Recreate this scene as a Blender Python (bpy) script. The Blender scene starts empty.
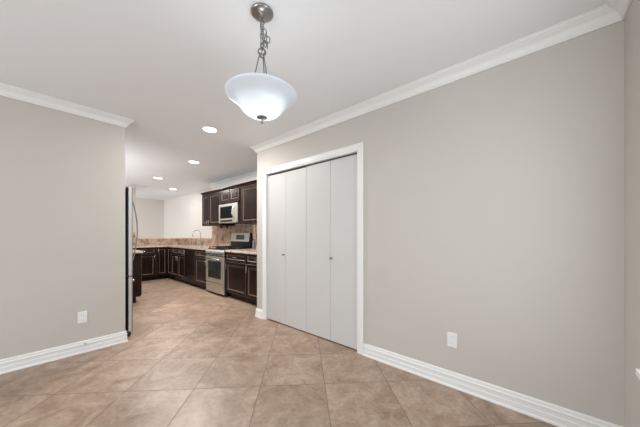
import bpy, bmesh, math, random
from mathutils import Vector, Matrix
random.seed(4)
S = bpy.context.scene
COL = S.collection
PI = math.pi

# ------------------------------------------------------------------ camera
cam_d = bpy.data.cameras.new('camera')
cam_d.sensor_width = 36.0
cam_d.lens = 253.44 / 640 * 36
cam_d.shift_y = (234.9 - 213.5) / 640
cam_d.clip_start = 0.02
cam = bpy.data.objects.new('camera', cam_d)
COL.objects.link(cam)
cam.location = (0, 0, 1.2)
cam.rotation_euler = (PI / 2, 0, -0.85139)          # looks along (sin, cos)(48.8 deg)
S.camera = cam

# ------------------------------------------------------------------ view, world
S.view_settings.view_transform = 'Standard'
S.view_settings.look = 'None'
S.view_settings.gamma = 1
S.view_settings.use_curve_mapping = False
S.view_settings.exposure = 0.0
W = bpy.data.worlds.new('world')
S.world = W
W.use_nodes = True
W.node_tree.nodes['Background'].inputs[0].default_value = (0.80, 0.90, 1.0, 1)
W.node_tree.nodes['Background'].inputs[1].default_value = 1.0

# ------------------------------------------------------------------ daylight at the near window, added fill lights elsewhere
def area(name, loc, direction, sx, sy, power, col=(1, 1, 1), spread=PI):
    d = bpy.data.lights.new(name, 'AREA')
    d.shape = 'RECTANGLE'; d.size = sx; d.size_y = sy
    d.energy = power; d.color = col; d.spread = spread
    o = bpy.data.objects.new(name, d)
    COL.objects.link(o)
    o.location = loc
    o.rotation_euler = Vector(direction).to_track_quat('-Z', 'Y').to_euler()
    return o
DAY = (0.93, 0.968, 1.0)
area('daylight_near_window', (1.02, -0.382, 1.36), (0.25, 1, -0.15), 1.2, 1.35, 14, DAY)
area('added_side_fill', (-1.30, -0.382, 1.36), (0, 1, -0.5), 1.4, 1.35, 15, DAY)  # added fill through an unseen window behind the camera
area('added_patio_fill', (-2.85, 1.6, 1.15), (1, 0, -0.15), 2.3, 2.0, 78, DAY)  # added main fill through an unseen patio door
area('added_breakfast_fill', (-0.15, 9.7, 1.3), (1, 0, 0), 1.7, 2.1, 56, (0.96, 0.975, 1.0))  # added light from an unseen window, brightens the far white walls
area('added_kitchen_uplight', (-1.3, 6.1, 0.5), (1, -0.1, 0.75), 2.8, 1.4, 185, (0.95, 0.975, 1.0))  # added light aimed upward to lift the kitchen ceiling
PENDANT_W, CAN_W = 2.0, 54

# ------------------------------------------------------------------ materials
def mat(name):
    m = bpy.data.materials.new(name); m.use_nodes = True
    nt = m.node_tree
    return m, nt, nt.nodes['Principled BSDF']
def N(nt, t, **kw):
    n = nt.nodes.new(t)
    for k, v in kw.items(): setattr(n, k, v)
    return n
def simple(name, col, rough=0.5, metal=0.0, bump=0.0, bscale=60, var=0.0, vscale=4, coat=0.0):
    m, nt, b = mat(name)
    b.inputs['Base Color'].default_value = (*col, 1)
    b.inputs['Roughness'].default_value = rough
    b.inputs['Metallic'].default_value = metal
    if coat: b.inputs['Coat Weight'].default_value = coat
    tc = N(nt, 'ShaderNodeTexCoord')
    if var:
        nz = N(nt, 'ShaderNodeTexNoise'); nz.inputs['Scale'].default_value = vscale; nz.inputs['Detail'].default_value = 4
        nt.links.new(tc.outputs['Object'], nz.inputs['Vector'])
        r = N(nt, 'ShaderNodeValToRGB')
        r.color_ramp.elements[0].position = 0.3; r.color_ramp.elements[1].position = 0.7
        r.color_ramp.elements[0].color = (*[c * (1 - var) for c in col], 1)
        r.color_ramp.elements[1].color = (*[min(1, c * (1 + var)) for c in col], 1)
        nt.links.new(nz.outputs['Fac'], r.inputs['Fac']); nt.links.new(r.outputs['Color'], b.inputs['Base Color'])
    if bump:
        nz = N(nt, 'ShaderNodeTexNoise'); nz.inputs['Scale'].default_value = bscale; nz.inputs['Detail'].default_value = 3
        nt.links.new(tc.outputs['Object'], nz.inputs['Vector'])
        bp = N(nt, 'ShaderNodeBump'); bp.inputs['Strength'].default_value = bump; bp.inputs['Distance'].default_value = 0.002
        nt.links.new(nz.outputs['Fac'], bp.inputs['Height']); nt.links.new(bp.outputs['Normal'], b.inputs['Normal'])
    return m
M_WALL = simple('greige wall paint', (0.552, 0.524, 0.482), 0.75, bump=0.15, bscale=180)
M_WWALL = simple('warm white wall paint', (0.78, 0.74, 0.70), 0.75, bump=0.1, bscale=180)
M_CEIL = simple('ceiling paint', (0.825, 0.845, 0.865), 0.85, bump=0.2, bscale=120)
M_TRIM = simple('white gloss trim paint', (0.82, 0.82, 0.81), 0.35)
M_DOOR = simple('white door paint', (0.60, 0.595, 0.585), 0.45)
M_PLATE = simple('white plastic', (0.80, 0.80, 0.78), 0.3)
M_SLOT = simple('socket slot grey', (0.25, 0.25, 0.24), 0.5)
M_STEEL = simple('brushed stainless steel', (0.60, 0.56, 0.51), 0.38, 0.85, bump=0.05, bscale=40)
M_NICKEL = simple('brushed nickel', (0.30, 0.30, 0.295), 0.28, 1.0)
M_CHROME = simple('satin chrome', (0.62, 0.62, 0.61), 0.22, 1.0)
M_BLACK = simple('black enamel', (0.010, 0.010, 0.010), 0.35)
M_BLACK.node_tree.nodes['Principled BSDF'].inputs['Specular IOR Level'].default_value = 0.25
M_DGREY = simple('dark grey appliance side', (0.07, 0.072, 0.075), 0.45)
M_GLASSB = simple('black oven glass', (0.010, 0.012, 0.012), 0.12)
M_GLASSB.node_tree.nodes['Principled BSDF'].inputs['Specular IOR Level'].default_value = 0.25
M_IRON = simple('cast iron', (0.015, 0.015, 0.015), 0.6)
M_RUB = simple('grey rubber foot', (0.05, 0.05, 0.05), 0.6)
M_DISP = simple('display glass', (0.05, 0.05, 0.04), 0.15)

def wood(name, c0, c1, rough):
    m, nt, b = mat(name)
    tc = N(nt, 'ShaderNodeTexCoord'); mp = N(nt, 'ShaderNodeMapping'); mp.inputs['Scale'].default_value = (22, 22, 1.6)
    nz = N(nt, 'ShaderNodeTexNoise'); nz.inputs['Scale'].default_value = 1.5; nz.inputs['Detail'].default_value = 5
    r = N(nt, 'ShaderNodeValToRGB')
    r.color_ramp.elements[0].color = (*c0, 1); r.color_ramp.elements[1].color = (*c1, 1)
    r.color_ramp.elements[0].position = .35; r.color_ramp.elements[1].position = .75
    nt.links.new(tc.outputs['Object'], mp.inputs['Vector']); nt.links.new(mp.outputs[0], nz.inputs['Vector'])
    nt.links.new(nz.outputs['Fac'], r.inputs['Fac']); nt.links.new(r.outputs[0], b.inputs['Base Color'])
    b.inputs['Roughness'].default_value = rough
    b.inputs['Specular IOR Level'].default_value = 0.16
    return m
M_EDGE = wood('brown panel edge highlight', (0.13, 0.09, 0.07), (0.24, 0.17, 0.14), 0.35)  # lighter brown painted on bevels in place of gloss reflections
M_WOOD = wood('espresso cabinet wood', (0.010, 0.005, 0.004), (0.026, 0.013, 0.009), 0.25)

def stone(name, cols, scale, rough, brick=None):
    m, nt, b = mat(name)
    tc = N(nt, 'ShaderNodeTexCoord')
    nz = N(nt, 'ShaderNodeTexNoise'); nz.inputs['Scale'].default_value = scale; nz.inputs['Detail'].default_value = 8; nz.inputs['Roughness'].default_value = .65
    nt.links.new(tc.outputs['Object'], nz.inputs['Vector'])
    r = N(nt, 'ShaderNodeValToRGB'); e = r.color_ramp.elements
    e[0].position, e[0].color = cols[0][0], (*cols[0][1], 1)
    e[1].position, e[1].color = cols[-1][0], (*cols[-1][1], 1)
    for p, c in cols[1:-1]:
        k = e.new(p); k.color = (*c, 1)
    nt.links.new(nz.outputs['Fac'], r.inputs['Fac'])
    out = r.outputs[0]
    nt.links.new(out, b.inputs['Base Color'])
    b.inputs['Roughness'].default_value = rough
    return m
M_GRAN = stone('beige granite', [(.30, (.20, .13, .09)), (.45, (.52, .42, .34)), (.60, (.66, .57, .49)), (.75, (.40, .30, .23))], 14, 0.12)
M_SPLASH = stone('tumbled brown stone', [(.30, (.10, .052, .030)), (.44, (.32, .20, .13)), (.56, (.54, .40, .30)), (.70, (.20, .12, .08))], 7, 0.35)

def floor_mat():
    m, nt, b = mat('beige travertine look tile')
    L = nt.links.new
    tc = N(nt, 'ShaderNodeTexCoord')
    mp = N(nt, 'ShaderNodeMapping'); mp.inputs['Rotation'].default_value = (0, 0, PI / 4)
    T = 0.5105
    mp.inputs['Location'].default_value = (-0.172 + 20 * T, -2.035 + 20 * T, 0)
    L(tc.outputs['Object'], mp.inputs['Vector'])
    def brick(mortar, smooth):
        k = N(nt, 'ShaderNodeTexBrick'); k.offset = 0; k.squash = 1
        k.inputs['Scale'].default_value = 1; k.inputs['Brick Width'].default_value = T; k.inputs['Row Height'].default_value = T
        k.inputs['Mortar Size'].default_value = mortar; k.inputs['Mortar Smooth'].default_value = smooth; k.inputs['Bias'].default_value = 0
        k.inputs['Color1'].default_value = (0.80, 0.79, 0.78, 1); k.inputs['Color2'].default_value = (1.0, 1.0, 1.0, 1); k.inputs['Mortar'].default_value = (1, 1, 1, 1)
        L(mp.outputs[0], k.inputs['Vector']); return k
    bk = brick(0.0030, 0.2)
    # a shift per tile so that the veining breaks at the joints
    idx = N(nt, 'ShaderNodeVectorMath', operation='DIVIDE'); idx.inputs[1].default_value = (T, T, 1); L(mp.outputs[0], idx.inputs[0])
    fl = N(nt, 'ShaderNodeVectorMath', operation='FLOOR'); L(idx.outputs[0], fl.inputs[0])
    wn = N(nt, 'ShaderNodeTexWhiteNoise'); L(fl.outputs[0], wn.inputs['Vector'])
    sc = N(nt, 'ShaderNodeVectorMath', operation='SCALE'); sc.inputs['Scale'].default_value = 9; L(wn.outputs['Color'], sc.inputs[0])
    ad = N(nt, 'ShaderNodeVectorMath', operation='ADD'); L(mp.outputs[0], ad.inputs[0]); L(sc.outputs[0], ad.inputs[1])
    n1 = N(nt, 'ShaderNodeTexNoise'); n1.inputs['Scale'].default_value = 3.6; n1.inputs['Detail'].default_value = 10; n1.inputs['Roughness'].default_value = .70; n1.inputs['Distortion'].default_value = 1.1
    L(ad.outputs[0], n1.inputs['Vector'])
    r1 = N(nt, 'ShaderNodeValToRGB'); e = r1.color_ramp.elements
    e[0].position, e[0].color = .32, (.235, .150, .100, 1)
    e[1].position, e[1].color = .70, (.54, .41, .315, 1)
    k = e.new(.46); k.color = (.365, .255, .187, 1)
    k = e.new(.56); k.color = (.435, .32, .24, 1)
    L(n1.outputs['Fac'], r1.inputs['Fac'])
    n2 = N(nt, 'ShaderNodeTexNoise'); n2.inputs['Scale'].default_value = 38; n2.inputs['Detail'].default_value = 4
    L(ad.outputs[0], n2.inputs['Vector'])
    r2 = N(nt, 'ShaderNodeValToRGB'); r2.color_ramp.elements[0].position = .3; r2.color_ramp.elements[1].position = .7
    r2.color_ramp.elements[0].color = (.80, .79, .78, 1); r2.color_ramp.elements[1].color = (1.08, 1.08, 1.08, 1)
    L(n2.outputs['Fac'], r2.inputs['Fac'])
    mx = N(nt, 'ShaderNodeMixRGB', blend_type='MULTIPLY'); mx.inputs[0].default_value = 1
    L(r1.outputs[0], mx.inputs[1]); L(r2.outputs[0], mx.inputs[2])
    m2 = N(nt, 'ShaderNodeMixRGB', blend_type='MULTIPLY'); m2.inputs[0].default_value = 1
    L(mx.outputs[0], m2.inputs[1]); L(bk.outputs['Color'], m2.inputs[2])
    m3 = N(nt, 'ShaderNodeMixRGB'); m3.inputs[2].default_value = (.19, .14, .11, 1)
    L(bk.outputs['Fac'], m3.inputs[0]); L(m2.outputs[0], m3.inputs[1])
    L(m3.outputs[0], b.inputs['Base Color'])
    rr = N(nt, 'ShaderNodeMapRange'); rr.inputs['To Min'].default_value = .30; rr.inputs['To Max'].default_value = .46
    L(n2.outputs['Fac'], rr.inputs['Value'])
    m4 = N(nt, 'ShaderNodeMath', operation='MAXIMUM'); L(rr.outputs[0], m4.inputs[0])
    mg = N(nt, 'ShaderNodeMath', operation='MULTIPLY'); mg.inputs[1].default_value = .8; L(bk.outputs['Fac'], mg.inputs[0]); L(mg.outputs[0], m4.inputs[1])
    L(m4.outputs[0], b.inputs['Roughness'])
    sb = N(nt, 'ShaderNodeMath', operation='MULTIPLY'); sb.inputs[1].default_value = -1.0; L(bk.outputs['Fac'], sb.inputs[0])
    s2 = N(nt, 'ShaderNodeMath', operation='MULTIPLY_ADD'); s2.inputs[1].default_value = .35; L(n1.outputs['Fac'], s2.inputs[0]); L(sb.outputs[0], s2.inputs[2])
    bp = N(nt, 'ShaderNodeBump'); bp.inputs['Strength'].default_value = .5; bp.inputs['Distance'].default_value = .002
    L(s2.outputs[0], bp.inputs['Height']); L(bp.outputs[0], b.inputs['Normal'])
    return m
M_FLOOR = floor_mat()

def emis(name, col, s):
    m, nt, b = mat(name)
    b.inputs['Base Color'].default_value = (*col, 1)
    b.inputs['Emission Color'].default_value = (*col, 1); b.inputs['Emission Strength'].default_value = s
    return m
M_LENS = emis('lit recessed lamp lens', (1, .97, .93), 6)
M_BULB = emis('lit bulb', (1, .98, .95), 1.5)

def shade_mat():
    m, nt, b = mat('frosted alabaster glass')
    nt.nodes.remove(b)
    out = nt.nodes['Material Output']
    d = N(nt, 'ShaderNodeBsdfDiffuse'); d.inputs['Color'].default_value = (.74, .78, .82, 1)
    t = N(nt, 'ShaderNodeBsdfTranslucent'); t.inputs['Color'].default_value = (.90, .94, .97, 1)
    g = N(nt, 'ShaderNodeBsdfGlossy'); g.inputs['Roughness'].default_value = .25
    a = N(nt, 'ShaderNodeMixShader'); a.inputs[0].default_value = .5
    c = N(nt, 'ShaderNodeMixShader'); c.inputs[0].default_value = .05
    nt.links.new(d.outputs[0], a.inputs[1]); nt.links.new(t.outputs[0], a.inputs[2])
    nt.links.new(a.outputs[0], c.inputs[1]); nt.links.new(g.outputs[0], c.inputs[2])
    nt.links.new(c.outputs[0], out.inputs['Surface'])
    return m
M_SHADE = shade_mat()

def glass_mat(name, tint=(1, 1, 1), refl=.07):
    m, nt, b = mat(name)
    nt.nodes.remove(b)
    out = nt.nodes['Material Output']
    t = N(nt, 'ShaderNodeBsdfTransparent'); t.inputs['Color'].default_value = (*tint, 1)
    g = N(nt, 'ShaderNodeBsdfGlossy'); g.inputs['Roughness'].default_value = .02
    a = N(nt, 'ShaderNodeMixShader'); a.inputs[0].default_value = refl
    nt.links.new(t.outputs[0], a.inputs[1]); nt.links.new(g.outputs[0], a.inputs[2]); nt.links.new(a.outputs[0], out.inputs['Surface'])
    return m
M_GLASS = glass_mat('window glass')

# ------------------------------------------------------------------ mesh helpers
class MB:
    def __init__(s): s.bm = bmesh.new()
    def box(s, x0, x1, y0, y1, z0, z1):
        v = [s.bm.verts.new(p) for p in ((x0, y0, z0), (x1, y0, z0), (x1, y1, z0), (x0, y1, z0), (x0, y0, z1), (x1, y0, z1), (x1, y1, z1), (x0, y1, z1))]
        for f in ((3, 2, 1, 0), (4, 5, 6, 7), (0, 1, 5, 4), (1, 2, 6, 5), (2, 3, 7, 6), (3, 0, 4, 7)):
            s.bm.faces.new([v[i] for i in f])
        return s
    def tube(s, pts, r, n=10, closed=False, caps=True):
        pts = [Vector(p) for p in pts]; rings = []
        m = len(pts); up = None
        for i, p in enumerate(pts):
            a = pts[(i - 1) % m] if (closed or i > 0) else p
            b = pts[(i + 1) % m] if (closed or i < m - 1) else p
            t = (b - a).normalized()
            if up is None:
                up = Vector((0, 0, 1)) if abs(t.z) < .9 else Vector((1, 0, 0))
            u = (up - t * up.dot(t)).normalized(); up = u
            w = t.cross(u)
            rr = r[i] if isinstance(r, (list, tuple)) else r
            rings.append([s.bm.verts.new(p + u * (rr * math.cos(2 * PI * k / n)) + w * (rr * math.sin(2 * PI * k / n))) for k in range(n)])
        for i in range(m if closed else m - 1):
            A, B = rings[i], rings[(i + 1) % m]
            for k in range(n):
                s.bm.faces.new((A[k], A[(k + 1) % n], B[(k + 1) % n], B[k])).smooth = True
        if not closed and caps:
            s.bm.faces.new(rings[0][::-1]); s.bm.faces.new(rings[-1])
        return s
    def lathe(s, prof, c=(0, 0, 0), n=32, axis='z', smooth=True):
        rings = []
        for r, h in prof:
            if r < 1e-6:
                ps = [(0, 0, h)]
            else:
                ps = [(r * math.cos(2 * PI * k / n), r * math.sin(2 * PI * k / n), h) for k in range(n)]
            if axis == 'x': ps = [(p[2], p[0], p[1]) for p in ps]
            if axis == 'y': ps = [(p[1], p[2], p[0]) for p in ps]
            rings.append([s.bm.verts.new(Vector(p) + Vector(c)) for p in ps])
        for A, B in zip(rings, rings[1:]):
            for k in range(n):
                k2 = (k + 1) % n
                if len(A) == 1 and len(B) == 1: continue
                if len(A) == 1: f = (A[0], B[k2], B[k])
                elif len(B) == 1: f = (A[k], A[k2], B[0])
                else: f = (A[k], A[k2], B[k2], B[k])
                s.bm.faces.new(f).smooth = smooth
        return s
    def sweep(s, path, prof, z0=0.0):
        """path: plan points walked with the wall on the LEFT hand removed side; profile (offset to the right of travel, z), closed."""
        P = [Vector(p) for p in path]; rings = []
        for i, p in enumerate(P):
            def nrm(a, b):
                d = (b - a).normalized(); return Vector((d.y, -d.x))
            if i == 0: nv = nrm(P[0], P[1])
            elif i == len(P) - 1: nv = nrm(P[-2], P[-1])
            else:
                a, b = nrm(P[i - 1], p), nrm(p, P[i + 1]); nv = (a + b) / (1 + a.dot(b))
            rings.append([s.bm.verts.new((p.x + nv.x * o, p.y + nv.y * o, z0 + z)) for o, z in prof])
        k = len(prof)
        for A, B in zip(rings, rings[1:]):
            for j in range(k):
                s.bm.faces.new((A[j], A[(j + 1) % k], B[(j + 1) % k], B[j]))
        s.bm.faces.new(rings[0]); s.bm.faces.new(rings[-1][::-1])
        return s
    def panel(s, x0, x1, z0, z1, t, frame=.055, plain=False):
        """a cabinet front facing -Y: flat frame, groove and raised field"""
        loops = [(0, 0), (0, -t + .003), (.003, -t)]
        if not plain:
            g = min(frame, (x1 - x0) * .28, (z1 - z0) * .28)
            loops += [(g, -t), (g + .011, -t + .009), (g + .018, -t + .009), (g + .034, -t + .001)]
            if min(x1 - x0, z1 - z0) - 2 * (g + .034) < .01:
                loops = loops[:5]
        rings = [[s.bm.verts.new(p) for p in ((x0 + i, y, z0 + i), (x1 - i, y, z0 + i), (x1 - i, y, z1 - i), (x0 + i, y, z1 - i))] for i, y in loops]
        s.bm.faces.new(rings[0][::-1])
        for i, (A, B) in enumerate(zip(rings, rings[1:])):
            for k in range(4):
                fc_ = s.bm.faces.new((A[k], A[(k + 1) % 4], B[(k + 1) % 4], B[k]))
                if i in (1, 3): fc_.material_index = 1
        s.bm.faces.new(rings[-1])
        s.two = True
        return s
    def build(s, name, m, parent=None, bevel=0.0, recalc=True):
        if recalc: bmesh.ops.recalc_face_normals(s.bm, faces=s.bm.faces)
        me = bpy.data.meshes.new(name); s.bm.to_mesh(me); s.bm.free()
        me.materials.append(m)
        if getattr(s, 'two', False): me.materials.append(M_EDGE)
        o = bpy.data.objects.new(name, me); COL.objects.link(o)
        if parent: o.parent = parent
        if bevel:
            b = o.modifiers.new('bevel', 'BEVEL'); b.width = bevel; b.segments = 2; b.limit_method = 'ANGLE'
        return o
def tag(o, label=None, cat=None, group=None, kind=None):
    if label: o['label'] = label
    if cat: o['category'] = cat
    if group: o['group'] = group
    if kind: o['kind'] = kind
    return o
def empty(name, loc=(0, 0, 0), rz=0):
    o = bpy.data.objects.new(name, None); COL.objects.link(o)
    o.location = loc; o.rotation_euler = (0, 0, rz); o.empty_display_size = .1
    return o
def struct(name, mb, m, label, parent=None, bevel=0):
    return tag(mb.build(name, m, parent, bevel), label, None, None, 'structure')
def box(*a): return MB().box(*a)

# ------------------------------------------------------------------ dimensions
H = 2.49
AX, BY = 2.196, 3.521          # closet wall plane, left wall plane
NY = -0.348                    # window wall plane
XL = -2.5
KX, KY = 3.08, 8.34            # range wall plane, pony wall plane
WX = 1.885
FX, FY = 3.30, 10.70           # far white walls
END_L = 0.700                  # free end of the left wall
END_R = 3.157                  # free end of the closet wall
CL0, CL1, CLZ = 1.405, 2.935, 2.06

# ------------------------------------------------------------------ floor, ceiling, walls
struct('floor', box(XL - .15, FX + .15, NY - .15, FY + .15, -.10, 0), M_FLOOR, 'beige stone look tiles laid diagonally')
struct('ceiling', box(XL - .15, FX + .15, NY - .15, FY + .15, H, H + .1), M_CEIL, 'flat pale grey ceiling')
w = MB()
w.box(AX, AX + .11, NY, CL0, 0, H).box(AX, AX + .11, CL1, END_R, 0, H).box(AX, AX + .11, CL0, CL1, CLZ, H)
w.box(AX + .11, KX, END_R - .11, END_R, 0, H)
struct('wall_right', w, M_WALL, 'greige wall with the closet opening')
struct('wall_left', box(XL, END_L, BY, BY + .12, 0, H), M_WALL, 'greige partition wall that ends at the kitchen')
w = MB()
w.box(KX, FX, NY, 6.39, 0, H)
struct('wall_range', w, M_WWALL, 'cream wall behind the range')
struct('wall_range_far', box(FX, FX + .12, 6.39, FY, 0, H), M_WWALL, 'bright white wall beyond the range wall')
struct('wall_far', box(-.02, FX + .12, FY, FY + .12, 0, H), M_WWALL, 'bright white wall at the far end')
w = MB()
w.box(KX, FX, 6.39, KY + .14, 0, 1.085).box(WX, KX, KY, KY + .14, 0, 1.085)
struct('wall_pony', w, M_WWALL, 'half height wall behind the sink counter')
struct('wall_kitchen_far', box(0, WX, KY, KY + .14, 0, H), M_WALL, 'greige full height wall left of the half wall')
w = MB()
w.box(-.12, 0, BY + .12, 4.9, 0, H).box(-.12, 0, 7.8, 8.85, 0, H).box(-.12, 0, 10.55, FY + .12, 0, H)
w.box(-.12, 0, 4.9, 7.8, 0, 1.15).box(-.12, 0, 4.9, 7.8, 2.25, H).box(-.12, 0, 8.85, 10.55, 0, .25).box(-.12, 0, 8.85, 10.55, 2.35, H)
struct('wall_kitchen_left', w, M_WALL, 'greige wall behind the refrigerator')
# window wall and wall with the added patio door
def wall_with_holes_x(mb, y0, y1, x0, x1, holes):
    c = x0
    for a, b, z0, z1 in holes:
        mb.box(c, a, y0, y1, 0, H); mb.box(a, b, y0, y1, 0, z0) if z0 > 0 else None; mb.box(a, b, y0, y1, z1, H); c = b
    mb.box(c, x1, y0, y1, 0, H)
    return mb
struct('wall_near', wall_with_holes_x(MB(), NY - .12, NY, XL, FX, [(-2.05, -.55, .632, 2.08), (.38, 1.66, .632, 2.08)]), M_WALL, 'greige window wall beside the camera')
w = MB(); w.box(XL - .12, XL, NY, .45, 0, H).box(XL - .12, XL, 2.75, BY + .12, 0, H).box(XL - .12, XL, .45, 2.75, 2.1, H)
struct('wall_back', w, M_WALL, 'greige wall with the added patio door')
def window(name, x0, x1, y, z0, z1, label):
    f = MB(); t = .045
    f.box(x0, x0 + t, y - .09, y - .04, z0, z1).box(x1 - t, x1, y - .09, y - .04, z0, z1).box(x0, x1, y - .09, y - .04, z0, z0 + t).box(x0, x1, y - .09, y - .04, z1 - t, z1).box(x0, x1, y - .085, y - .045, (z0 + z1) / 2 - .02, (z0 + z1) / 2 + .02)
    r = tag(empty(name, (0, 0, 0)), label, None, None, 'structure')
    f.build('window_frame', M_TRIM, r)
    box(x0 + t, x1 - t, y - .068, y - .062, z0 + t, z1 - t).build('pane', M_GLASS, r)
    sl = MB().box(x0 - .04, x1 + .03, y + .0005, y + .05, z0 - .022, z0 + .003).box(x0 + .0, x1 - .0, y - .04, y + .001, z0 - .0, z0 + .003).box(x0 - .02, x1 + .01, y + .0005, y + .016, z0 - .085, z0 - .022)
    sl.build('window_sill', M_TRIM, r, .003)
window('window_1', .38, 1.66, NY, .632, 2.08, 'window beside the camera with a white sill')
window('window_2_added', -2.05, -.55, NY, .632, 2.08, 'added unseen window behind the camera with a white sill')  # second window is added to let fill light in
r = tag(empty('door_3_added', (0, 0, 0)), 'added unseen glazed patio door', None, None, 'structure')  # door added out of view as an opening for the fill light
f = MB()
for a in (.45, 1.57, 2.69): f.box(XL - .09, XL - .04, a, a + .06, 0, 2.1)
f.box(XL - .09, XL - .04, .45, 2.75, 0, .08).box(XL - .09, XL - .04, .45, 2.75, 2.03, 2.1)
f.build('door_frame', M_TRIM, r)
box(XL - .068, XL - .062, .51, 2.69, .08, 2.03).build('pane', M_GLASS, r)
for nm, y0, y1, z0, z1 in (('window_3_added', 4.9, 7.8, 1.15, 2.25), ('window_4_added', 8.85, 10.55, .25, 2.35)):  # both windows added out of view, sized to let fill light in
    r = tag(empty(nm, (0, 0, 0)), 'added unseen white framed window in the left kitchen wall', None, None, 'structure')
    f = MB().box(-.09, -.04, y0, y0 + .05, z0, z1).box(-.09, -.04, y1 - .05, y1, z0, z1).box(-.09, -.04, y0, y1, z0, z0 + .05).box(-.09, -.04, y0, y1, z1 - .05, z1)
    f.build('window_frame', M_TRIM, r)
    box(-.068, -.062, y0 + .05, y1 - .05, z0 + .05, z1 - .05).build('pane', M_GLASS, r)

# ------------------------------------------------------------------ crown moulding and baseboards
def arc(c, r, a0, a1, n):
    return [(c[0] + r * math.cos(math.radians(a0 + (a1 - a0) * i / n)), c[1] + r * math.sin(math.radians(a0 + (a1 - a0) * i / n))) for i in range(n + 1)]
CH = .084
crown = [(0, 0), (0, -CH), (.010, -CH), (.012, -CH + .010), (.016, -CH + .014)] + \
        [(.020, -CH + .020), (.024, -CH + .032), (.031, -CH + .043), (.041, -CH + .052), (.052, -CH + .058)] + \
        [(.056, -CH + .063), (.066, -CH + .067), (.070, -CH + .074), (.076, -CH + .074), (.076, 0)]
base = [(0, 0), (.022, 0), (.022, .010), (.018, .018), (.016, .020), (.016, .052), (.013, .056), (.013, .078), (.015, .082), (.015, .090), (.010, .098), (.010, .112), (.006, .120), (0, .121)]
e = .0006
struct('trim_1', MB().sweep([(XL + e, NY + e), (AX - e, NY + e), (AX - e, END_R + e), (KX - .01, END_R + e)], [(-o, z) for o, z in crown], H - e), M_TRIM, 'white crown moulding along the closet wall')
struct('trim_2', MB().sweep([(XL + e, BY - e), (END_L + e, BY - e), (END_L + e, BY + .12)], crown, H - e), M_TRIM, 'white crown moulding along the left wall')
struct('trim_3', MB().sweep([(KX - e, 6.388), (KX - e, END_R + .09)], crown, H - e), M_TRIM, 'white crown moulding above the range wall cabinets')
struct('baseboard_left', MB().sweep([(XL + e, BY - e), (END_L + e, BY - e), (END_L + e, BY + .12)], base, e), M_TRIM, 'white baseboard of the left wall')
struct('baseboard_right', MB().sweep([(AX - e, 1.338), (AX - e, NY + e), (XL + e, NY + e)], base, e), M_TRIM, 'white baseboard along the closet wall')
struct('baseboard_right_end', MB().sweep([(2.44, END_R + e), (AX - e, END_R + e), (AX - e, 3.002)], base, e), M_TRIM, 'short white baseboard at the end of the closet wall')

# ------------------------------------------------------------------ closet casing and bifold doors
CW = .066
cas = [(0, 0), (.018, 0), (.018, .008), (.014, .014), (.014, .048), (.010, .056), (.006, CW), (0, CW)]   # (thickness, across)
f = MB()
def casing_leg(mb, y, sgn, z1):
    # vertical strip, profile extruded upward; sgn = direction away from the opening
    A = [mb.bm.verts.new((AX - e - t, y + sgn * (CW - a), 0.001)) for t, a in cas]
    B = [mb.bm.verts.new((AX - e - t, y + sgn * (CW - a), z1 + (CW - a))) for t, a in cas]
    k = len(cas)
    for j in range(k): mb.bm.faces.new((A[j], A[(j + 1) % k], B[(j + 1) % k], B[j]))
    mb.bm.faces.new(A); mb.bm.faces.new(B[::-1])
casing_leg(f, CL0, -1, CLZ); casing_leg(f, CL1, 1, CLZ)
A = [f.bm.verts.new((AX - e - t, CL0 - (CW - a), CLZ + CW - a)) for t, a in cas]
B = [f.bm.verts.new((AX - e - t, CL1 + (CW - a), CLZ + CW - a)) for t, a in cas]
for j in range(len(cas)): f.bm.faces.new((A[j], A[(j + 1) % len(cas)], B[(j + 1) % len(cas)], B[j]))
f.bm.faces.new(A); f.bm.faces.new(B[::-1])
# jamb lining
f.box(AX - .012, AX + .11, CL0 - .001, CL0 + .008, .001, CLZ).box(AX - .012, AX + .11, CL1 - .008, CL1 + .001, .001, CLZ).box(AX - .012, AX + .11, CL0, CL1, CLZ - .008, CLZ + .001)
struct('trim_4', f, M_TRIM, 'white casing around the closet opening')
struct('trim_5', MB().box(AX + .030, AX + .062, CL0 + .009, CL1 - .009, CLZ - .020, CLZ - .0085), M_DGREY, 'dark bifold door track under the closet header')
leafs = [CL0 + .010 + (CL1 - CL0 - .020) * i / 4 for i in range(5)]
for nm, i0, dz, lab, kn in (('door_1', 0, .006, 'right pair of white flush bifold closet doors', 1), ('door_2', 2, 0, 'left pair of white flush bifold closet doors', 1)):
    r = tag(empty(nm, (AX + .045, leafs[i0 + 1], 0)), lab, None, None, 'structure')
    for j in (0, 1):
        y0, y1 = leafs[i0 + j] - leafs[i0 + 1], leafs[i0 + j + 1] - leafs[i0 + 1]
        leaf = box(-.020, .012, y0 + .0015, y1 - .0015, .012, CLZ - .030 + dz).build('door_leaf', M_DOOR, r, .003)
        if (j == 0 and i0 == 0) or (j == 1 and i0 == 2):
            y = y1 - .022 if j == 0 else y0 + .030
            MB().lathe([(0, -.034), (.010, -.033), (.0155, -.027), (.0155, -.022), (.007, -.014), (.006, -.004), (.011, -.001), (.011, .0)], (-.0205, y, .94), 20, 'x').build('door_knob', M_NICKEL, leaf)

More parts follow.
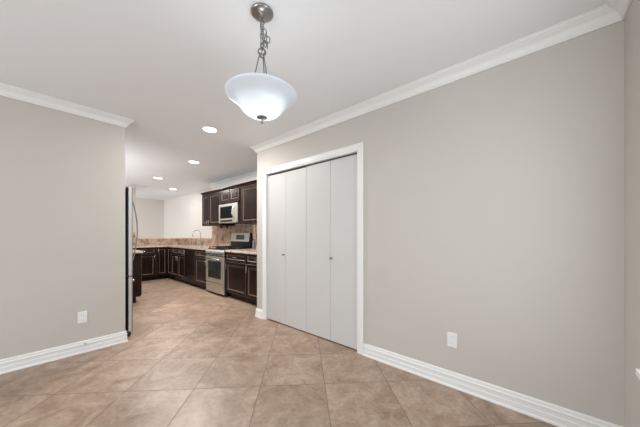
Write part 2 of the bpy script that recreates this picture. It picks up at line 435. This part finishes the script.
# ------------------------------------------------------------------ outlets
def outlet(x, y, z, rz, label, group=None):
    r = tag(empty('outlet', (x, y, z), rz), label, 'outlet', group)
    box(-.036, .036, -.006, 0, -.058, .058).build('cover_plate', M_PLATE, r, .003)
    for s in (-1, 1):
        so = MB().box(-.017, .017, -.0085, -.0055, s * .024 - .014, s * .024 + .014).build('socket', M_PLATE, r, .003)
        MB().box(-.009, -.007, -.0092, -.008, s * .024 - .002, s * .024 + .008).box(.006, .008, -.0092, -.008, s * .024 - .002, s * .024 + .008).build('slot', M_SLOT, so)
    return r
outlet(.348, BY - .0005, .362, 0, 'white electrical outlet on the left wall above the baseboard')
outlet(AX - .0005, .533, .371, -PI / 2, 'white electrical outlet on the long wall right of the closet')
r = tag(empty('cable_jack', (.366, BY - .0172, .085)), 'tiny white jack plate with a dark hole, set in the left wall baseboard', 'jack')
box(-.011, .011, -.004, 0, -.018, .018).build('cover_plate', M_PLATE, r, .001)
MB().lathe([(0, -.0085), (.005, -.0085), (.005, -.0035), (0, -.0035)], (0, 0, .006), 12, 'y').build('connector', M_DGREY, r)

# ------------------------------------------------------------------ kitchen cabinets
FR = 2.480      # cabinet face plane on the range wall
def handle_v(parent, x, z, l=.11):
    m = MB(); y = -.045
    m.tube([(x, y, z - l / 2), (x, y, z + l / 2)], .006, 8)
    for s in (-1, 1): m.tube([(x, y, z + s * l * .38), (x, -.019, z + s * l * .38)], .0045, 6)
    m.build('handle', M_CHROME, parent)
def handle_h(parent, x, z, l=.12, y0=-.019):
    m = MB(); y = y0 - .026
    m.tube([(x - l / 2, y, z), (x + l / 2, y, z)], .006, 8)
    for s in (-1, 1): m.tube([(x + s * l * .38, y, z), (x + s * l * .38, y0, z)], .0045, 6)
    m.build('handle', M_CHROME, parent)
def base_cabinet(x, y, rz, w, D, label, doors, drawers=1, hside='r', low=False, plain=False):
    """origin: middle of the face, on the floor; width along local X, front towards -Y"""
    r = tag(empty('base_cabinet', (x, y, 0), rz), label, 'cabinet', 'espresso base cabinets')
    hw = w / 2 - .0008
    top = .60 if low else .874
    box(-hw, hw, 0, D, .105, top).build('body', M_WOOD, r)
    box(-hw, hw, .07, D, .001, .105).build('toe_kick', M_WOOD, r)
    if low:
        box(-hw, hw, 0, .02, .60, .874).build('false_front', M_WOOD, r)
    dz = .695 if drawers else .865
    if drawers:
        dw = (2 * hw) / drawers
        for i in range(drawers):
            d = MB().panel(-hw + i * dw + .012, -hw + (i + 1) * dw - .012, .712, .862, .019, .03).build('drawer', M_WOOD, r)
            handle_h(d, -hw + (i + .5) * dw, .787, min(.12, dw * .4))
    dw = 2 * hw / doors
    for i in range(doors):
        x0, x1 = -hw + i * dw + .012, -hw + (i + 1) * dw - .012
        d = MB().panel(x0, x1, .120, dz, .019, .055, plain).build('door', M_WOOD, r)
        side = hside if doors == 1 else ('r' if i == 0 else 'l')
        if side: handle_v(d, x1 - .028 if side == 'r' else x0 + .028, dz - .09)
    return r
R9 = -PI / 2
D1 = KX - .003 - FR
def run_x(y0, y1, label, doors, drawers=1, hs='r', low=False, plain=False):   # on the range wall between y0 < y1
    return base_cabinet(FR, (y0 + y1) / 2, R9, y1 - y0, D1, label, doors, drawers, hs, low, plain)
run_x(3.86, 4.552, 'dark brown base cabinet with one drawer and one door, right of the range', 1, 1, 'l')
run_x(3.165, 3.86, 'dark brown base cabinet nearest the closet wall, second right of the range', 1, 1, 'l')
run_x(5.328, 5.94, 'narrow dark brown drawer and door cabinet directly left of the range', 1, 1, 'r')
run_x(6.52, 7.40, 'dark brown sink base cabinet with two doors and centre pulls under the sink', 2, 2, low=True)
run_x(7.40, 7.70, 'blank dark brown corner cabinet where the two kitchen counters meet', 1, 0, None).name = 'corner_cabinet'
# back run, facing the camera side
YB = 7.720
base_cabinet(2.336, YB, 0, .278, KY - .003 - YB, 'narrow dark brown base cabinet with a full height door beside the corner', 1, 0, 'l')
bc = base_cabinet(1.925, YB, 0, .54, KY - .003 - YB, 'dark brown base cabinet with drawer and door on the far counter, left end', 1, 1, 'r')
# cabinet on the left beyond the refrigerator
base_cabinet(1.29, 5.86, PI / 2, .96, .64, 'dark brown base cabinet just beyond the stainless refrigerator, seen end on', 2, 2)

run_x(5.94, 6.52, 'dark brown base cabinet with one plain full height door, second left of the range', 1, 0, 'l', plain=True)

# countertops
def slab(name, m, label, bevel=.006):
    return tag(m.build(name, M_GRAN, None, bevel), label, 'countertop')
CF = 2.448
slab('countertop', box(CF, KX - .001, 3.163, 4.553, .875, .915), 'beige granite countertop right of the range')
SX0, SX1, SY0, SY1 = 2.56, 2.93, 6.60, 7.30
m = MB()
m.box(CF, KX - .001, 5.327, SY0, .875, .915).box(CF, SX0, SY0, SY1, .875, .915).box(SX1, KX - .001, SY0, SY1, .875, .915)
m.box(CF, KX - .001, SY1, KY - .001, .875, .915).box(1.64, CF, YB - .032, KY - .001, .875, .915)
bmesh.ops.remove_doubles(m.bm, verts=m.bm.verts, dist=1e-5)
slab('countertop', m, 'L shaped beige granite countertop around the sink', 0)
slab('countertop', box(.02, 1.325, 5.355, 6.36, .875, .915), 'beige granite countertop end beyond the refrigerator')
# sink, faucet, dispenser
sk = tag(empty('sink', ((SX0 + SX1) / 2, (SY0 + SY1) / 2, .70)), 'stainless undermount sink set in the L shaped granite countertop', 'sink')
m = MB(); t = .006; a, b_, z0, z1 = (SX1 - SX0) / 2 - .001, (SY1 - SY0) / 2 - .001, 0, .205
m.box(-a, a, -b_, b_, z0, z0 + t).box(-a, -a + t, -b_, b_, z0, z1).box(a - t, a, -b_, b_, z0, z1).box(-a, a, -b_, -b_ + t, z0, z1).box(-a, a, b_ - t, b_, z0, z1)
m.build('basin', M_STEEL, sk)
MB().lathe([(0, t + .001), (.04, t + .001), (.045, t + .004), (.03, t + .006), (0, t + .003)], n=20).build('drain', M_CHROME, sk)
fc = tag(empty('faucet', (2.995, 6.86, .9155)), 'chrome gooseneck faucet arching over the sink', 'faucet')
MB().lathe([(0, 0), (.030, 0), (.030, .008), (.020, .018), (.018, .07), (.013, .075), (.012, .10), (0, .10)], n=20).build('faucet_base', M_NICKEL, fc)
pts = [(0, 0, .09), (0, 0, .28)] + [(-.105 + .105 * math.cos(t_), 0, .29 + .115 * math.sin(t_)) for t_ in [PI * i / 12 for i in range(1, 12)]] + [(-.21, 0, .28), (-.212, 0, .235)]
MB().tube(pts, .009, 10).build('spout', M_CHROME, fc)
MB().tube([(0, -.015, .05), (0, -.05, .065), (0, -.085, .10)], [.008, .007, .005], 8).build('lever', M_NICKEL, fc)
sd = tag(empty('soap_dispenser', (3.0, 6.66, .9155)), 'small metal soap dispenser on the counter right of the faucet', 'soap dispenser')
MB().lathe([(0, 0), (.022, 0), (.022, .006), (.012, .012), (.012, .06), (.006, .065), (.006, .09), (0, .09)], n=16).build('pump_body', M_NICKEL, sd)
MB().tube([(0, 0, .088), (-.03, 0, .095), (-.065, 0, .088)], .006, 8).build('pump_spout', M_NICKEL, sd)

# stone splashes and the pony wall ledge
struct('trim_6', box(KX - .011, KX - .0006, 3.163, 6.388, .9155, 1.409), M_SPLASH, 'brown tumbled stone backsplash behind the range')
m = MB().box(KX - .021, KX - .0006, 6.392, KY - .021, .9155, 1.0845).box(WX, KX - .0006, KY - .021, KY - .0006, .9155, 1.0845)
struct('trim_7', m, M_SPLASH, 'brown stone splash on the half wall')
m = MB().box(KX - .024, FX, 6.392, KY + .16, 1.0855, 1.108).box(WX + .005, KX - .024, KY - .024, KY + .16, 1.0855, 1.108)
struct('trim_8', m, M_GRAN, 'stone ledge capping the half wall')
struct('trim_9', box(.3, WX - .005, KY - .013, KY - .0006, .9155, 1.27), M_SPLASH, 'stone splash on the full height kitchen wall')

# upper cabinets
UF = 2.735
UZ0, UZ1 = 1.412, 2.150
def upper(y0, y1, z0, doors, label, narrow=False, lm=0):
    w_ = y1 - y0; hw = w_ / 2 - .0008; D = KX - .003 - UF
    r = tag(empty('wall_cabinet', (UF, (y0 + y1) / 2, z0), R9), label, 'cabinet', 'espresso wall cabinets')
    h_ = UZ1 - z0
    box(-hw, hw, 0, D, 0, h_).build('body', M_WOOD, r)
    dw_ = (2 * hw - lm) / doors
    for i in range(doors):
        x0, x1 = -hw + lm + i * dw_ + .012, -hw + lm + (i + 1) * dw_ - .012
        d = MB().panel(x0, x1, .012, h_ - .012, .019, .058).build('door', M_WOOD, r)
        if h_ > .4:
            handle_v(d, (x0 + .026) if (i == doors - 1 and doors > 1) or narrow else (x1 - .026), .075, .10)
    return r
u1 = upper(5.80, 6.165, UZ0, 1, 'narrow dark brown wall cabinet at the far left end of the row')
u2 = upper(5.27, 5.80, UZ0, 1, 'dark brown wall cabinet directly left of the microwave', True)
u3 = upper(4.50, 5.27, 1.870, 2, 'short dark brown wall cabinet with two small doors above the microwave')
u4 = upper(3.72, 4.50, UZ0, 1, 'dark brown wall cabinet directly right of the microwave', False, .06)
u5 = upper(3.165, 3.72, UZ0, 1, 'dark brown wall cabinet behind the closet wall end, last on the right')
for yy in (5.86, 5.58):
    cb = MB()
    cb.bm.verts.ensure_lookup_table()
    pr = [(0, 0), (0, -.012), (.035, -.045), (.055, -.06), (.055, 0)]
    u = u1 if yy > 5.8 else u2
    lx = -(yy - (u.location.y))
    A = [cb.bm.verts.new((lx - .014, .275 + p[0], p[1])) for p in pr]; B = [cb.bm.verts.new((lx + .014, .275 + p[0], p[1])) for p in pr]
    for j in range(5): cb.bm.faces.new((A[j], A[(j + 1) % 5], B[(j + 1) % 5], B[j]))
    cb.bm.faces.new(A); cb.bm.faces.new(B[::-1])
    cb.build('corbel', M_WOOD, u)
ccp = [(0, 0), (.0, 0), (-.010, .006), (-.012, .018), (-.028, .034), (-.040, .040), (-.040, .052), (.02, .052), (.02, 0)]
cc = MB().sweep([(UF, 3.165), (UF, 6.166), (KX - .08, 6.166)], ccp, UZ1 + .0005)
tag(cc.build('cabinet_crown', M_WOOD), 'dark brown crown moulding running along the tops of the wall cabinets', 'moulding')

# ------------------------------------------------------------------ range
rg = tag(empty('range', (2.440, 4.944, 0), R9), 'stainless steel gas range with dark oven window between the base cabinets', 'stove')
w2 = .376; DR = KX - .014 - 2.440
box(-w2, w2, .022, DR, .05, .905).build('body', M_BLACK, rg)
box(-w2 + .02, w2 - .02, .06, DR - .05, .001, .05).build('plinth', M_BLACK, rg)
dr = box(-w2 + .002, w2 - .002, -.010, .021, .045, .235).build('storage_drawer', M_STEEL, rg, .006)
od = box(-w2 + .002, w2 - .002, -.015, .021, .245, .770).build('oven_door', M_STEEL, rg, .006)
box(-.265, .265, -.0185, -.0145, .335, .680).build('oven_window', M_GLASSB, od, .002)
m = MB().tube([(-.30, -.062, .725), (.30, -.062, .725)], .012, 12)
for s in (-1, 1): m.tube([(s * .285, -.062, .725), (s * .285, -.014, .725)], .009, 8)
m.build('oven_handle', M_CHROME, od)
m = MB()
A = [m.bm.verts.new((-w2, y, z)) for y, z in ((-.016, .790), (-.020, .868), (.004, .903), (.021, .790))]
B = [m.bm.verts.new((w2, y, z)) for y, z in ((-.016, .790), (-.020, .868), (.004, .903), (.021, .790))]
for j in range(4): m.bm.faces.new((A[j], A[(j + 1) % 4], B[(j + 1) % 4], B[j]))
m.bm.faces.new(A); m.bm.faces.new(B[::-1])
cp = m.build('control_panel', M_STEEL, rg, .003)
for i in range(5):
    x = -.30 + i * .15
    MB().lathe([(0, -.040), (.020, -.040), (.023, -.034), (.025, -.006), (.028, -.001), (.028, .001), (0, .001)], (x, -.018, .828), 16, 'y').build('knob', M_DGREY, cp)
ct = box(-w2, w2, .022, DR - .06, .906, .918).build('cooktop', M_BLACK, rg, .003)
for bx_, by_ in ((-.19, .17), (.19, .17), (-.19, .43), (.19, .43)):
    MB().lathe([(0, .9185), (.050, .9185), (.050, .926), (.034, .930), (.034, .936), (0, .936)], (bx_, by_, 0), 18).build('burner', M_IRON, ct)
for s in (-1, 1):
    m = MB(); cx = s * .188
    for k in range(-2, 3): m.box(cx + k * .078 - .006, cx + k * .078 + .006, .05, .555, .944, .957)
    for yy in (.055, .17, .30, .43, .55): m.box(cx - .165, cx + .165, yy - .006, yy + .006, .944, .957)
    for yy in (.055, .55):
        for k in (-1, 1): m.box(cx + k * .155 - .007, cx + k * .155 + .007, yy - .007, yy + .007, .919, .944)
    m.build('grate', M_IRON, ct)
bg = MB(); q = DR - .058
pr = [(q, .906), (q - .012, 1.06), (q + .010, 1.235), (q + .020, 1.243), (DR - .001, 1.243), (DR - .001, .906)]
A = [bg.bm.verts.new((-w2, y, z)) for y, z in pr]; B = [bg.bm.verts.new((w2, y, z)) for y, z in pr]
for j in range(6): bg.bm.faces.new((A[j], A[(j + 1) % 6], B[(j + 1) % 6], B[j]))
bg.bm.faces.new(A); bg.bm.faces.new(B[::-1])
b0 = bg.build('backguard', M_BLACK, rg)
# stainless face on the slanted upper part
def slant(x0, x1, t0, t1, off, th):
    m = MB()
    a0 = Vector((0, q - .012, 1.06)); a1 = Vector((0, q + .010, 1.235)); dv = a1 - a0; n = Vector((0, -dv.z, dv.y)).normalized()
    vs = []
    for k in (off, off + th):
        for x, t_ in ((x0, t0), (x1, t0), (x1, t1), (x0, t1)): vs.append(m.bm.verts.new(a0 + dv * t_ + n * k + Vector((x, 0, 0))))
    for f_ in ((3, 2, 1, 0), (4, 5, 6, 7), (0, 1, 5, 4), (1, 2, 6, 5), (2, 3, 7, 6), (3, 0, 4, 7)): m.bm.faces.new([vs[i] for i in f_])
    return m
fp = slant(-w2 + .004, w2 - .022, -.01, 1.03, .0003, .008).build('backguard_face', M_STEEL, b0)
slant(-.15, .17, .22, .80, .0085, .002).build('display', M_DISP, b0)

# ------------------------------------------------------------------ microwave
M_MWIN = simple('black microwave glass', (0.006, 0.006, 0.006), 0.2)
M_MWIN.node_tree.nodes['Principled BSDF'].inputs['Specular IOR Level'].default_value = 0.04
mw = tag(empty('microwave', (2.728, 4.935, 1.452), R9), 'stainless over the range microwave under the short cabinet', 'microwave')
box(-.378, .378, .0, KX - .014 - 2.728, 0, .398).build('body', M_DGREY, mw, .004)
md = box(-.378, .378, -.022, -.0005, .0, .398).build('door', M_STEEL, mw, .005)
box(-.310, .190, -.025, -.0215, .095, .345).build('door_window', M_MWIN, md, .002)
box(-.310, .190, -.0245, -.0215, .022, .062).build('control_strip', M_BLACK, md, .002)
m = MB().tube([(.262, -.022, .075)] + [(.262, -.030 - .040 * math.sin(PI * i / 8), .075 + .262 * i / 8) for i in range(1, 8)] + [(.262, -.022, .337)], .013, 10)
m.build('door_handle', M_CHROME, md)
m = MB().box(-.32, -.05, .05, .30, -.006, .0).box(.05, .32, .05, .30, -.006, .0)
m.build('vent_grille', M_DGREY, mw)

# bottle at the back of the counter
bt = tag(empty('bottle', (2.99, 4.40, .9155)), 'slender grey bottle standing against the backsplash right of the range', 'bottle')
MB().lathe([(0, 0), (.030, 0), (.032, .01), (.032, .13), (.026, .155), (.012, .175), (.012, .21), (0, .21)], n=20).build('bottle_body', simple('blue grey plastic', (.13, .13, .16), .4), bt)
MB().lathe([(0, .2105), (.014, .2105), (.014, .235), (0, .235)], n=16).build('cap', M_PLATE, bt)

# ------------------------------------------------------------------ refrigerator
fr = tag(empty('refrigerator', (.75, 3.668, 0), PI / 2), 'stainless refrigerator seen edge on behind the left wall end', 'refrigerator')
# local: X = +world y, -Y = +world x
W_ = .91
box(0, W_, .018, .68, .055, 1.760).build('body', M_DGREY, fr, .004)
M_SIDE = simple('light grey door edge', (0.62, 0.63, 0.64), 0.35)
def fdoor(x0, x1, z0, z1, nm='door'):
    d = box(x0, x1, -.042, -.010, z0, z1).build(nm, M_SIDE, fr, .004)
    box(x0 + .002, x1 - .002, -.010, .006, z0 + .008, z1 - .008).build('gasket', M_BLACK, d)
    box(x0, x1, -.052, -.0425, z0, z1).build('front_skin', M_NICKEL, d, .003)  # darker metal puts the dark reflection into the stainless front
    return d
d1 = fdoor(0, W_ / 2 - .002, .715, 1.770)
d2 = fdoor(W_ / 2 + .002, W_, .715, 1.770)
d3 = fdoor(0, W_, .062, .700, 'freezer_drawer')
def bow(par, x, z0, z1, out):
    pts = [(x, -.049, z0)] + [(x, -.050 - out * math.sin(PI * i / 14) ** .8, z0 + (z1 - z0) * i / 14) for i in range(1, 14)] + [(x, -.049, z1)]
    MB().tube(pts, .007, 10).build('handle', M_NICKEL, par)
bow(d1, W_ / 2 - .05 - .34, .85, 1.645, .062)
bow(d2, W_ / 2 + .05, .85, 1.645, .062)
m = MB().tube([(.08, -.049, .64), (.10, -.085, .64), (W_ - .10, -.085, .64), (W_ - .08, -.049, .64)], .010, 10).build('handle', M_CHROME, d3)
for xx in (.03, W_ - .03):
    MB().lathe([(0, -.018), (.026, -.018), (.028, -.010), (.028, .012), (0, .012)], (xx - .012, -.012, .030), 16, 'x').build('caster', M_RUB, fr)
    box(xx - .02, xx + .02, .5, .55, .001, .055).build('foot', M_RUB, fr)
box(.02, W_ - .02, .02, .06, .02, .055).build('kick_grille', M_DGREY, fr)

# ------------------------------------------------------------------ far wall sensor, ceiling vent
r = tag(empty('wall_sensor', (FX - .0005, 8.10, 2.12), R9), 'small off white sensor box high on the bright far wall above the sink', 'sensor')
box(-.035, .035, -.022, 0, -.045, .045).build('housing', M_PLATE, r, .004)
box(-.018, .018, -.0235, -.0215, -.03, .0).build('lens_window', M_DOOR, r)
r = tag(empty('ceiling_vent', (1.86, 7.90, H - .0005)), 'white louvred ceiling vent above the far end of the kitchen', 'vent')
m = MB().box(-.17, .17, -.09, -.075, -.008, 0).box(-.17, .17, .075, .09, -.008, 0).box(-.17, -.155, -.09, .09, -.008, 0).box(.155, .17, -.09, .09, -.008, 0)
m.build('frame', M_TRIM, r)
box(-.155, .155, -.075, .075, -.002, 0).build('backing', M_DGREY, r)
for k in range(5):
    box(-.155, .155, -.062 + k * .030, -.050 + k * .030, -.007, -.003).build('slat', M_TRIM, r)

# ------------------------------------------------------------------ recessed lights
cans = [(1.446, 3.057, .078, 'recessed ceiling light nearest the hanging pendant lamp', 0.38), (1.904, 4.632, .080, 'recessed ceiling light level with the range', 1.0),
        (1.902, 6.549, .085, 'recessed ceiling light past the end of the wall cabinets', 0.46), (2.635, 7.801, .085, 'farthest recessed ceiling light, over the counter corner', 0.11)]
for x, y, rr, lab, k in cans:
    r = tag(empty('recessed_light', (x, y, H - .0005)), lab, 'light', 'recessed kitchen ceiling lights')
    MB().lathe([(rr, 0), (rr + .017, 0), (rr + .016, -.004), (rr + .004, -.006), (rr, -.003), (rr, 0)], n=32).build('trim_ring', M_TRIM, r)
    MB().lathe([(0, 0), (rr - .0005, 0), (rr - .0005, -.0025), (0, -.0035)], n=32).build('lens', M_LENS, r)
    d = bpy.data.lights.new('lamp', 'AREA'); d.shape = 'DISK'; d.size = rr * 1.7; d.energy = CAN_W * k; d.color = (1, .965, .93)
    o = bpy.data.objects.new('lamp', d); COL.objects.link(o); o.parent = r; o.location = (0, 0, -.012)

# ------------------------------------------------------------------ pendant lamp
PX, PY = .882, 1.219
pl = tag(empty('pendant_light', (PX, PY, H - .0005)), 'brushed nickel pendant lamp with lit frosted glass bowl hanging from the ceiling', 'lamp')
MB().lathe([(0, 0), (.060, 0), (.064, -.004), (.064, -.010), (.056, -.017), (.030, -.026), (.014, -.030), (.010, -.036), (0, -.036)], n=36).build('canopy', M_NICKEL, pl)
# loop under the canopy, chain
def link(mb, c, L_, wd, r, ang):
    pts = []
    for k in range(16):
        t_ = 2 * PI * k / 16
        a = wd * math.cos(t_); b = (L_ / 2 - wd) * (1 if math.sin(t_) > 0 else -1) * (1 if abs(math.sin(t_)) > 1e-6 else 0) + wd * math.sin(t_)
        pts.append((c[0] + a * math.cos(ang), c[1] + a * math.sin(ang), c[2] + b))
    mb.tube(pts, r, 8, closed=True)
m = MB()
n_l = 6; zt, zb = -.034, -.205
for i in range(n_l):
    z = zt - .016 - (zt - zb - .03) * i / (n_l - 1) 
    link(m, (.0, 0, z), .044, .0100, .0032, .3 + (PI / 2) * (i % 2))
m.build('chain', M_NICKEL, pl)
m = MB()
rnd = random.Random(3)
pts = []
for i in range(40):
    t_ = i / 39
    pts.append((.012 * math.sin(t_ * 17) + .010 * math.sin(t_ * 5) * (1 if t_ < .9 else .2), .012 * math.cos(t_ * 14), -.03 - .19 * t_ + .006 * math.sin(t_ * 31)))
m.tube(pts, .0026, 8).build('cord', M_CHROME, pl)
m = MB()
# slack loop of chain gathered at the side
for i, (a, b, c) in enumerate(((.012, -.012, -.115), (.018, -.018, -.135), (.014, -.014, -.158), (.024, -.026, -.160), (.012, -.014, -.185), (.022, -.022, -.190))):
    link(m, (a, b, c), .036, .010, .0030, .8 * i)
m.build('slack_chain', M_NICKEL, pl)
HZ = -.225
MB().lathe([(0, .022), (.006, .022), (.007, .012), (.018, .008), (.024, 0), (.024, -.014), (.016, -.020), (.012, -.034), (0, -.034)], (0, 0, HZ), 24).build('hub', M_NICKEL, pl)
RIM = .200; ZR = 2.010 - H
for k in range(3):
    a = 2 * PI * k / 3 + .55
    MB().tube([(.012 * math.cos(a), .012 * math.sin(a), HZ - .022), (.020 * math.cos(a), .020 * math.sin(a), HZ - .05), (.066 * math.cos(a), .066 * math.sin(a), ZR - .01), (.080 * math.cos(a), .075 * math.sin(a), ZR - .075), (.03 * math.cos(a), .03 * math.sin(a), ZR - .112)], .0035, 8).build('rod', M_NICKEL, pl)
ZB = 1.884 - H
outer = [(.012, 0), (.050, .003), (.082, .012), (.103, .026), (.117, .042), (.129, .060), (.143, .077), (.161, .091), (.178, .103), (.192, .114), (RIM, .121), (RIM + .001, .127)]
inner = [(r_ - .0055, z + .004) for r_, z in outer[1:-1]][::-1]
prof = outer + [(RIM - .003, .131), (RIM - .006, .127)] + inner + [(.012, .0045), (.012, 0)]
MB().lathe(prof, (0, 0, ZB), 64).build('glass_bowl', M_SHADE, pl)
MB().lathe([(0, .004), (.012, .004), (.030, -.001), (.031, -.005), (.022, -.010), (.006, -.013), (.0045, -.022), (.009, -.027), (.010, -.032), (.006, -.038), (0, -.040)], (0, 0, ZB - .001), 24).build('finial', M_NICKEL, pl)
for k in range(3):
    a = 2 * PI * k / 3 + 1.6
    MB().lathe([(0, .034), (.010, .032), (.020, .020), (.023, .004), (.018, -.014), (.011, -.024), (0, -.026)], (.055 * math.cos(a), .055 * math.sin(a), ZB + .060), 16).build('bulb', M_BULB, pl)
MB().tube([(0, 0, ZB + .002), (0, 0, ZB + .06)], .006, 8).build('stem', M_NICKEL, pl)
d = bpy.data.lights.new('pendant_bulb_light', 'POINT'); d.energy = PENDANT_W; d.shadow_soft_size = .05; d.color = (1, .98, .96)
o = bpy.data.objects.new('pendant_bulb_light', d); COL.objects.link(o); o.parent = pl; o.location = (0, 0, ZB + .048)
